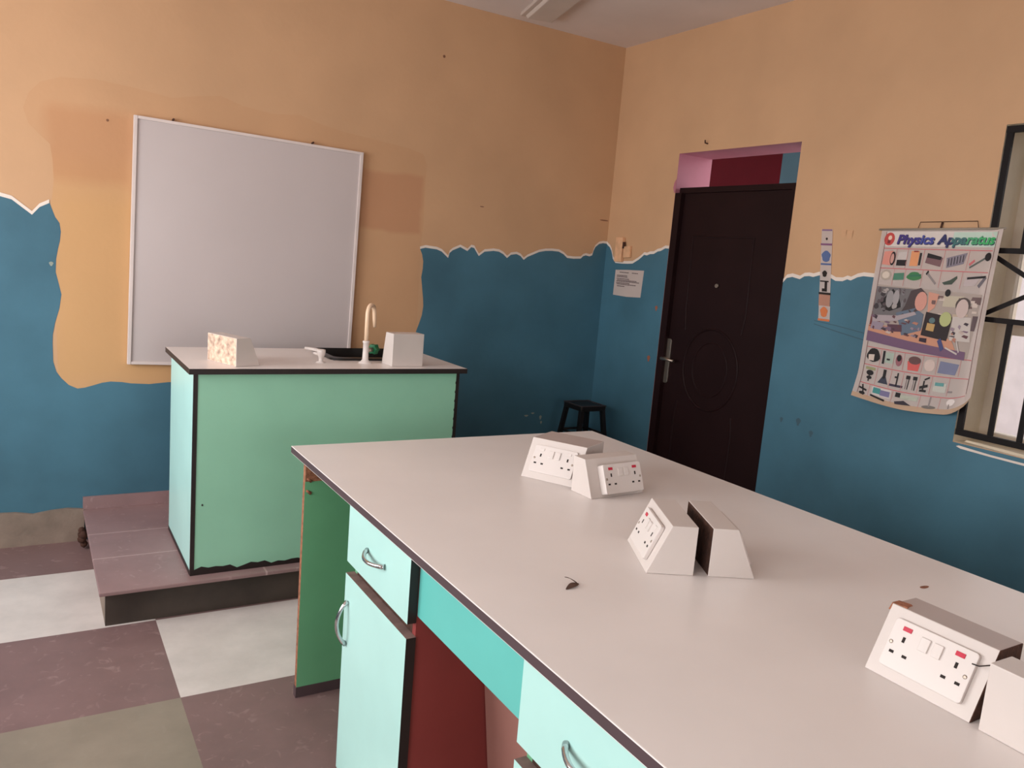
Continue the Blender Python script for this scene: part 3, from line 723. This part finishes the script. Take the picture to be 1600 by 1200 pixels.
# strip of small labels
sl_ = thing('sticker_strip', 'narrow vertical strip of small pictures hanging right of the door', 'sticker', (XR-.001, SY(2.462), SZ(1.54)))
shear = lambda a, b, e: (-e, a+b*.12-.0, b)
def srect(m, a0, a1, b0, b1, e, mi): m.face([shear(a0, b0, e), shear(a1, b0, e), shear(a1, b1, e), shear(a0, b1, e)], mi)
w = MB(); srect(w, -.030, .030, -.085, .212, .0025, 0); srect(w, -.033, .030, -.205, -.14, .0025, 0); srect(w, -.030, .032, -.145, -.08, .002, 1)
w.build('paper', [m_paper, mat('tan tape', (176, 128, 108), .6)], sl_)
SPM = [mat('purple print', (130, 84, 120)), mat('blue print', (84, 104, 150)), m_hole, mat('violet print', (140, 110, 140)), mat('orange print', (206, 118, 72))]
for cx, cz, rx, rz_, mi in ((.0, .088, .024, .026, 1), (.004, .008, .013, .015, 2), (.0, -.168, .020, .024, 4), (0, .168, .006, .006, 2)):
    w = MB(); w.face([shear(cx+rx*math.cos(t)*(1+.12*math.sin(5*t)), cz+rz_*math.sin(t), .0035) for t in [k*math.pi/10 for k in range(20)]], 0)
    w.build('printed_picture', SPM[mi], sl_)
for a0, a1, b0, b1, mi in ((-.028, .028, .204, .212, 3), (-.030, .033, .138, .147, 0), (-.030, .028, .048, .056, 1), (-.033, .033, -.088, -.078, 2), (-.020, .028, -.030, -.024, 2), (-.032, .032, -.210, -.200, 4)):
    w = MB(); srect(w, a0, a1, b0, b1, .0035, 0); w.build('printed_bar', SPM[mi], sl_)
w = MB(); w.face([shear(a, b, .0035) for a, b in ((-.012, -.028), (.002, -.028), (.002, -.060), (.016, -.060), (.016, -.074), (-.012, -.074))])
w.build('printed_picture', SPM[2], sl_)
for (ya, yb, za, zb, lab) in ((2.408, 2.386, 1.715, 1.750, 'small cream tape scrap beside top of the narrow picture strip'), (2.378, 2.352, 1.706, 1.746, 'small cream tape scrap nearer the physics poster')):
    w = MB(); w.flat([(XR-.001, SY(ya), SZ(za)), (XR-.001, SY(yb), SZ(za+.004)), (XR-.0045, SY(yb-.003), SZ(zb)), (XR-.003, SY(ya+.002), SZ(zb-.003))])
    tag(w.build('tape_scrap', mat('cream masking tape', (206, 162, 124), .6)), lab, 'tape', 'tape scraps on the wall')

# ------------------------------------------------------------------ physics poster
ps = thing('poster', 'physics apparatus wall poster with colour pictures beside the window', 'poster', (XR-.002, 1.95, 1.02))
PW, PH = .517, .735
def pmap(u, v, e=0.0):
    """poster sheet: u across (0 at the far edge), v down; gently bowed, lower right corner curling"""
    y = 2.202-PW*u + .012*max(0, v-.85)/.15*max(0, .15-u)/.15
    low = max(0, (v-.72)/.28); rt = max(0, (u-.80)/.20)
    z = 1.749+.010*u - (PH-.012)*v - .018*math.sin(math.pi*min(1, u*1.1))*v**3 + .075*low**2*rt**2
    x = XR - .010 - .016*v - .014*math.sin(math.pi*v)*(.4+.6*u) - .030*low*low*(1-abs(2*u-1)*.6) - .020*max(0, (u-.9)/.1)**2
    return Vector((x-e, SY(y), SZ(z))) - ps.location
w = MB(); N = 36
g = [[w.bm.verts.new(pmap(i/N, j/N)) for i in range(N+1)] for j in range(N+1)]
for j in range(N):
    for i in range(N):
        f = w.bm.faces.new((g[j][i], g[j][i+1], g[j+1][i+1], g[j+1][i])); f.smooth = True
        f.material_index = 1 if (j >= N-1) else 0
sheet = w.build('sheet', [m_paper, mat('yellowed paper edge', (186, 158, 134), .8)], ps)
PAL = {}
def pm(rgb):
    k = 'print %02x%02x%02x' % rgb
    if k not in PAL: PAL[k] = (len(PAL), mat(k, rgb, .55, var=.02))
    return PAL[k][0]
class Print:
    def __init__(s): s.bm = bmesh.new(); s.n = 0
    def poly(s, uv, rgb, layer=1):
        pts = [Vector((a, b, layer)) for a, b in uv]
        vs = [s.bm.verts.new(p) for p in pts]
        for t in tessellate_polygon([pts]):
            try: s.bm.faces.new([vs[i] for i in t]).material_index = pm(rgb)
            except ValueError: pass
    def rect(s, u0, v0, u1, v1, rgb, layer=1): s.poly([(u0, v0), (u1, v0), (u1, v1), (u0, v1)], rgb, layer)
    def ell(s, u, v, ru, rv, rgb, layer=2, n=16, wob=0):
        ru *= 1.12; rv *= 1.12
        s.poly([(u+ru*math.cos(t)*(1+wob*math.sin(3*t)), v+rv*math.sin(t)) for t in [2*math.pi*k/n for k in range(n)]], rgb, layer)
    def line(s, a, b, t, rgb, layer=2):
        if rgb not in (RED, (206, 130, 130), (110, 60, 60)): t *= 1.5
        d = Vector((b[0]-a[0], b[1]-a[1])); nrm = Vector((-d.y, d.x)).normalized()*t/2
        s.poly([(a[0]+nrm.x, a[1]+nrm.y), (b[0]+nrm.x, b[1]+nrm.y), (b[0]-nrm.x, b[1]-nrm.y), (a[0]-nrm.x, a[1]-nrm.y)], rgb, layer)
    def finish(s, name):
        for _ in range(5):
            long = [e for e in s.bm.edges if (e.verts[0].co.xy-e.verts[1].co.xy).length > .05]
            if not long: break
            bmesh.ops.subdivide_edges(s.bm, edges=long, cuts=1)
        bmesh.ops.triangulate(s.bm, faces=list(s.bm.faces))
        for v in s.bm.verts: v.co = pmap(v.co.x, v.co.y, .0006*v.co.z+.0006)
        me = bpy.data.meshes.new(name); s.bm.to_mesh(me); s.bm.free()
        for k, (i, m) in PAL.items(): me.materials.append(m)
        o = bpy.data.objects.new(name, me); COL.objects.link(o); o.parent = ps
        return o
PR = Print()
RED, DK, GY, LG, TL, TAN, WH, PUR, GRN, NAV = (196, 104, 108), (24, 20, 24), (140, 130, 130), (196, 186, 182), (92, 150, 150), (204, 150, 122), (224, 214, 210), (120, 100, 134), (52, 110, 84), (52, 52, 112)
# header
PR.rect(.05, .010, .955, .095, (212, 202, 196)); PR.rect(.62, .014, .95, .092, (186, 208, 194), 2)
PR.ell(.085, .052, .042, .034, (190, 70, 66), 2); PR.ell(.090, .045, .015, .012, (230, 200, 180), 3); PR.rect(.072, .058, .098, .078, (120, 40, 44), 3)
for v in (.107, .222, .690, .795, .905): PR.line((.05, v), (.94, v+.006), .0045, RED)
PR.line((.05, .01), (.045, .97), .004, (110, 60, 60)); PR.line((.955, .01), (.945, .9), .004, (110, 60, 60))
# rows of apparatus pictures
def cell_lines(v0, v1, us):
    for u in us: PR.line((u, v0), (u-.004, v1), .003, (206, 130, 130))
cell_lines(.11, .22, (.17, .27, .41, .58, .77)); cell_lines(.225, .32, (.18, .28, .43, .58, .75)); cell_lines(.69, .79, (.19, .31, .40, .56, .68, .86)); cell_lines(.80, .90, (.18, .31, .42, .56, .66, .80)); cell_lines(.91, .98, (.14, .36, .60, .76))
PR.poly([(.06, .125), (.14, .12), (.13, .205), (.055, .20)], (214, 140, 126)); PR.ell(.145, .165, .022, .036, DK, 2); PR.ell(.142, .165, .014, .026, (200, 150, 140), 3)
PR.rect(.19, .125, .27, .17, LG); PR.rect(.185, .172, .27, .205, DK, 2)
PR.rect(.30, .12, .37, .205, (220, 150, 104)); PR.rect(.375, .13, .392, .20, DK, 2); PR.rect(.32, .118, .36, .126, (150, 60, 50), 2)
PR.poly([(.44, .135), (.57, .155), (.56, .205), (.43, .185)], (120, 88, 92)); PR.poly([(.44, .13), (.56, .15), (.555, .168), (.44, .155)], DK, 2)
PR.poly([(.60, .155), (.755, .125), (.74, .185), (.61, .21)], (130, 122, 134)); 
for k in range(6): PR.line((.62+.022*k, .158-.004*k), (.622+.022*k, .20-.005*k), .004, DK, 2)
PR.line((.79, .205), (.90, .15), .007, (90, 96, 92)); PR.ell(.915, .145, .022, .02, DK, 2); PR.line((.785, .19), (.82, .165), .014, RED, 2)
PR.ell(.11, .262, .045, .028, (176, 162, 150), 1); PR.ell(.11, .262, .03, .018, (214, 200, 186), 2)
PR.poly([(.18, .25), (.27, .245), (.275, .285), (.175, .29)], (76, 128, 106)); PR.ell(.36, .262, .055, .022, (60, 124, 76), 2, wob=.15); PR.line((.32, .262), (.42, .255), .008, GRN, 3)
PR.line((.47, .245), (.55, .30), .009, GY); PR.line((.46, .25), (.475, .23), .009, DK)
PR.poly([(.60, .29), (.66, .275), (.71, .25), (.715, .265), (.68, .298), (.62, .302)], (62, 76, 66)); PR.poly([(.78, .255), (.90, .24), (.86, .30), (.77, .305)], (186, 172, 172)); PR.line((.79, .262), (.93, .25), .008, DK, 2); PR.line((.93, .25), (.885, .305), .014, (110, 104, 112), 2)
# middle picture: pupils at a bench with instruments
PR.poly([(.045, .32), (.93, .345), (.90, .70), (.03, .655)], (170, 156, 148), 1)
PR.poly([(.05, .33), (.42, .335), (.40, .50), (.04, .52)], (110, 106, 108), 2); PR.poly([(.10, .42), (.20, .34), (.26, .38), (.30, .44), (.20, .47), (.14, .46)], DK, 3); PR.ell(.185, .40, .03, .045, (150, 146, 148), 4); PR.ell(.24, .39, .025, .04, (160, 154, 156), 4)
PR.poly([(.36, .345), (.44, .325), (.50, .36), (.49, .44), (.40, .47), (.28, .50), (.33, .43)], (74, 62, 64), 4); PR.ell(.46, .40, .045, .048, (208, 150, 136), 5); PR.poly([(.26, .475), (.42, .44), (.50, .47), (.50, .56), (.34, .60), (.30, .53)], (96, 110, 128), 4); PR.poly([(.05, .50), (.28, .49), (.42, .46), (.44, .475), (.28, .52), (.06, .54)], (168, 156, 160), 5)
PR.poly([(.51, .345), (.60, .355), (.58, .43), (.53, .46)], (206, 150, 130), 3); PR.rect(.64, .36, .80, .42, (190, 180, 160), 3); PR.ell(.665, .345, .02, .018, DK, 4); PR.poly([(.86, .36), (.93, .36), (.93, .40), (.85, .39)], (110, 90, 90), 3)
PR.ell(.80, .405, .052, .036, (80, 68, 66), 4); PR.ell(.80, .425, .042, .046, (200, 180, 174), 5); PR.poly([(.74, .47), (.88, .47), (.90, .60), (.74, .60)], (198, 188, 182), 4); PR.poly([(.89, .46), (.93, .46), (.92, .54), (.89, .54)], (96, 80, 84), 4)
PR.poly([(.04, .50), (.12, .50), (.14, .56), (.035, .57)], (112, 56, 54), 3); PR.poly([(.03, .56), (.56, .545), (.76, .60), (.80, .65), (.40, .645), (.03, .60)], (198, 142, 116), 3); PR.poly([(.03, .595), (.40, .625), (.88, .655), (.88, .70), (.03, .655)], (112, 84, 112), 4); PR.poly([(.20, .545), (.33, .54), (.34, .58), (.22, .585)], (88, 58, 72), 5); PR.poly([(.06, .535), (.17, .54), (.16, .585), (.05, .58)], (150, 136, 150), 5)
PR.poly([(.52, .455), (.735, .475), (.72, .605), (.505, .585)], (40, 30, 34), 5); PR.ell(.685, .488, .042, .036, (176, 182, 126), 6); PR.poly([(.545, .515), (.61, .52), (.605, .56), (.54, .555)], (186, 152, 98), 6); PR.ell(.58, .50, .022, .014, (90, 116, 120), 6); PR.poly([(.50, .60), (.56, .60), (.56, .625), (.50, .62)], (50, 36, 50), 6); PR.line((.66, .60), (.70, .655), .02, (66, 72, 120), 6); PR.line((.80, .60), (.83, .66), .006, LG, 6); PR.line((.72, .64), (.82, .67), .006, LG, 6)
# lower rows
PR.ell(.12, .735, .055, .036, DK, 2, wob=.12); PR.poly([(.075, .735), (.13, .73), (.13, .768), (.08, .768)], (206, 190, 180), 3)
PR.rect(.205, .70, .225, .775, DK); PR.rect(.23, .705, .31, .765, (166, 180, 168)); PR.rect(.245, .74, .275, .75, DK, 2)
PR.ell(.355, .74, .026, .03, (150, 96, 104), 2); PR.ell(.355, .728, .018, .016, DK, 3)
PR.poly([(.43, .735), (.54, .74), (.53, .785), (.44, .785)], (206, 92, 88)); PR.ell(.49, .728, .048, .02, (100, 70, 70), 2)
PR.ell(.62, .745, .04, .03, (206, 186, 178), 2); PR.poly([(.70, .715), (.85, .725), (.83, .785), (.69, .78)], (120, 124, 152))
PR.line((.07, .815), (.16, .815), .01, (150, 150, 110)); PR.ell(.115, .84, .03, .014, DK, 2); PR.ell(.115, .868, .022, .009, DK, 2); PR.line((.115, .83), (.112, .89), .008, DK, 2)
PR.line((.25, .805), (.25, .86), .018, DK); PR.poly([(.235, .845), (.265, .845), (.295, .885), (.20, .885)], (52, 56, 72), 2)
PR.line((.37, .81), (.37, .885), .008, DK); PR.rect(.31, .875, .43, .888, (60, 52, 70), 2); PR.rect(.345, .83, .375, .84, DK, 2)
for u in (.46, .52): PR.rect(u-.016, .815, u+.02, .835, DK); PR.line((u-.006, .835), (u-.008, .89), .005, GY, 2); PR.line((u+.012, .835), (u+.01, .89), .005, DK, 2)
PR.line((.60, .83), (.60, .89), .008, DK); PR.line((.57, .87), (.635, .855), .010, DK, 2); PR.line((.575, .885), (.63, .885), .008, DK, 2); PR.line((.60, .825), (.64, .81), .006, DK, 2)
PR.poly([(.68, .83), (.78, .835), (.78, .885), (.68, .88)], (190, 190, 182)); PR.rect(.69, .832, .76, .85, TL, 2); PR.rect(.80, .872, .835, .882, GY, 2)
PR.line((.075, .915), (.10, .975), .008, DK); PR.line((.05, .935), (.12, .945), .007, DK, 2); PR.ell(.085, .965, .024, .008, DK, 2)
PR.rect(.165, .912, .345, .958, (204, 196, 194)); PR.rect(.175, .916, .245, .948, (66, 140, 140), 2); PR.rect(.245, .922, .335, .952, (116, 112, 148), 2); PR.line((.16, .963), (.30, .975), .007, DK, 2)
PR.rect(.385, .915, .43, .94, DK); PR.rect(.43, .922, .58, .945, (176, 180, 166)); PR.poly([(.39, .965), (.47, .952), (.54, .972), (.40, .978)], (48, 42, 54), 2)
PR.line((.68, .912), (.68, .965), .008, GY); PR.ell(.68, .968, .05, .008, (110, 104, 100), 2); PR.ell(.84, .935, .028, .018, WH, 2); PR.line((.83, .945), (.83, .97), .006, GY, 3)
rp = random.Random(21)
for k in range(46):
    u, v = rp.uniform(.06, .86), rp.uniform(.50, .60); a = rp.uniform(.008, .03); b_ = rp.uniform(.004, .014)
    if .49 < u < .75: continue
    PR.poly([(u-a, v), (u-a*.3, v-b_), (u+a, v-b_*.5), (u+a*.6, v+b_)], rp.choice([(96, 60, 66), (150, 132, 144), (196, 178, 170), (60, 48, 58), (120, 96, 116), (176, 122, 104)]), 6)
for k in range(26):
    u, v = rp.uniform(.06, .42), rp.uniform(.345, .47); a = rp.uniform(.006, .022); b_ = rp.uniform(.006, .02)
    PR.ell(u, v, a, b_, rp.choice([(60, 54, 58), (128, 124, 128), (168, 160, 158), (88, 76, 80)]), 3.5, 9, .2)
for k in range(14):
    u, v = rp.uniform(.56, .90), rp.uniform(.36, .47); a = rp.uniform(.006, .022); b_ = rp.uniform(.004, .012)
    PR.rect(u-a, v-b_, u+a, v+b_, rp.choice([(190, 170, 150), (150, 140, 140), (206, 190, 180), (110, 86, 84)]), 3.5)
PR.finish('printed_pictures')
# title lettering
def letters(txt, u, size, rgb_fn):
    cv = bpy.data.curves.new('title', 'FONT'); cv.body = txt; cv.size = size; cv.shear = .18; cv.offset = .0035*size/.1
    tmp = bpy.data.objects.new('tmp', cv); COL.objects.link(tmp)
    me = tmp.to_mesh(); b = bmesh.new(); b.from_mesh(me); tmp.to_mesh_clear(); bpy.data.objects.remove(tmp); bpy.data.curves.remove(cv)
    bmesh.ops.triangulate(b, faces=list(b.faces))
    wd = max(v.co.x for v in b.verts); 
    return b, wd
for txt, u0, u1, cols in (('Physics', .155, .475, ((64, 48, 120), (58, 52, 130), (66, 74, 150))), ('Apparatus', .505, .945, ((42, 46, 96), (60, 110, 110), (70, 156, 110), (60, 170, 100)))):
    b, wd = letters(txt, 0, .1, None)
    for sh, colr in ((1, None), (0, (40, 34, 70))):
        c = b.copy()
        me = bpy.data.meshes.new('title_lettering')
        mats = [mat('title %d%d%d' % q, q, .5, var=.02) for q in cols] if colr is None else [mat('title shadow', colr, .5)]
        for m in mats: me.materials.append(m)
        for f in c.faces: f.material_index = min(len(mats)-1, int(f.calc_center_median().x/wd*len(mats)))
        for v in c.verts:
            uu = u0+(u1-u0)*v.co.x/wd + (0 if sh else .005); vv = .078-.72*v.co.y + (0 if sh else .004)
            v.co = pmap(uu, vv, .0040 if sh else .0034)
        c.to_mesh(me); c.free()
        o = bpy.data.objects.new('title_lettering' if sh else 'title_shadow', me); COL.objects.link(o); o.parent = ps
    b.free()
w = MB(); w.tube([Vector((XR-.012, SY(2.214), SZ(1.7515)))-ps.location, Vector((XR-.012, SY(1.688), SZ(1.7615)))-ps.location], .0045, 10); w.build('hanging_rod', mat('grey plastic rod', (150, 138, 124), .4), ps)
w = MB(); w.tube([Vector((XR-.004, SY(1.942), SZ(1.784)))-ps.location, Vector((XR-.010, SY(1.942), SZ(1.757)))-ps.location], .004, 8); w.tube([Vector((XR-.010, SY(2.04), SZ(1.754)))-ps.location, Vector((XR-.006, SY(2.035), SZ(1.784)))-ps.location, Vector((XR-.004, SY(1.94), SZ(1.786)))-ps.location, Vector((XR-.006, SY(1.80), SZ(1.789)))-ps.location, Vector((XR-.010, SY(1.79), SZ(1.760)))-ps.location], .0016, 6)
w.build('hanging_cord', m_chip_dark, ps)
for (y, z, lab) in ((3.333, 2.198, 'bent nail in the peach wall above the door'),):
    w = MB(); w.tube([(XR+.01, SY(y), SZ(z)-.002), (XR-.02, SY(y), SZ(z)), (XR-.024, SY(y)-.002, SZ(z)+.014)], .004, 8)
    tag(w.build('nail', m_chip_dark), lab, 'nail')

# ------------------------------------------------------------------ ceiling light
cl = thing('ceiling_light', 'long pale ceiling light fitting above the right of whiteboard', 'ceiling light', (2.43, 4.02, H), math.radians(-14.5))
w = MB(); w.box((-.095, -1.25, -.020), (.095, 0, 0), bevel=.006); w.build('body', m_lightbody, cl)
w = MB(); w.prism([(-.072, -.020), (.088, -.020), (.084, -.036), (-.060, -.036)], 1.20, frame((0, -1.225, 0), (1, 0, 0), (0, 0, 1), (0, 1, 0)), bevel=.006); w.build('diffuser', m_diff, cl)

# ------------------------------------------------------------------ daylight
wd = bpy.data.worlds.new('overcast'); SC.world = wd; wd.use_nodes = True
bg = wd.node_tree.nodes['Background']; bg.inputs[0].default_value = (1.0, .985, .985, 1); bg.inputs[1].default_value = 2.8
def window_light(name, loc, rot, sx, sy, power, colr):
    L = bpy.data.lights.new(name, 'AREA'); L.shape = 'RECTANGLE'; L.size = sx; L.size_y = sy; L.energy = power; L.color = colr
    o = bpy.data.objects.new(name, L); COL.objects.link(o); o.location = loc; o.rotation_euler = rot
    return o
# daylight entering through the left-hand and rear windows (overcast sky), aimed into the room
for a, b in LWIN: window_light('window_daylight', (XL-.05, (a+b)/2, 1.575), (0, math.radians(-90), 0), 1.2, b-a, 60 if a > 1 else 34, (1, .985, .98))
window_light('window_daylight', ((RWIN[0]+RWIN[1])/2, YB-.05, 1.575), (math.radians(90), 0, 0), RWIN[1]-RWIN[0], 1.2, 22, (1, .985, .98))

# ------------------------------------------------------------------ camera
cam = bpy.data.cameras.new('camera'); co = bpy.data.objects.new('camera', cam); COL.objects.link(co); SC.camera = co
cam.sensor_fit = 'HORIZONTAL'; cam.sensor_width = 36; cam.lens = 1251.5/1600*36; cam.clip_start = .02
R = ((0.85600557, -0.51046606, 0.08172434), (-0.01008306, -0.17454013, -0.98459843), (0.51686826, 0.84199771, -0.15455438))
Mc = Matrix.Identity(4)
for j in range(3):
    Mc[j][0] = R[0][j]; Mc[j][1] = -R[1][j]; Mc[j][2] = -R[2][j]
Mc[2][3] = 1.5
co.matrix_world = Mc

SC.view_settings.view_transform = 'Standard'; SC.view_settings.look = 'None'; SC.view_settings.gamma = 1.0
SC.view_settings.use_curve_mapping = False; SC.view_settings.exposure = -0.06
SC.cycles.use_denoising = True
SC.cycles.max_bounces = 10; SC.cycles.diffuse_bounces = 6; SC.cycles.transparent_max_bounces = 8
SC.cycles.sample_clamp_indirect = 6.0
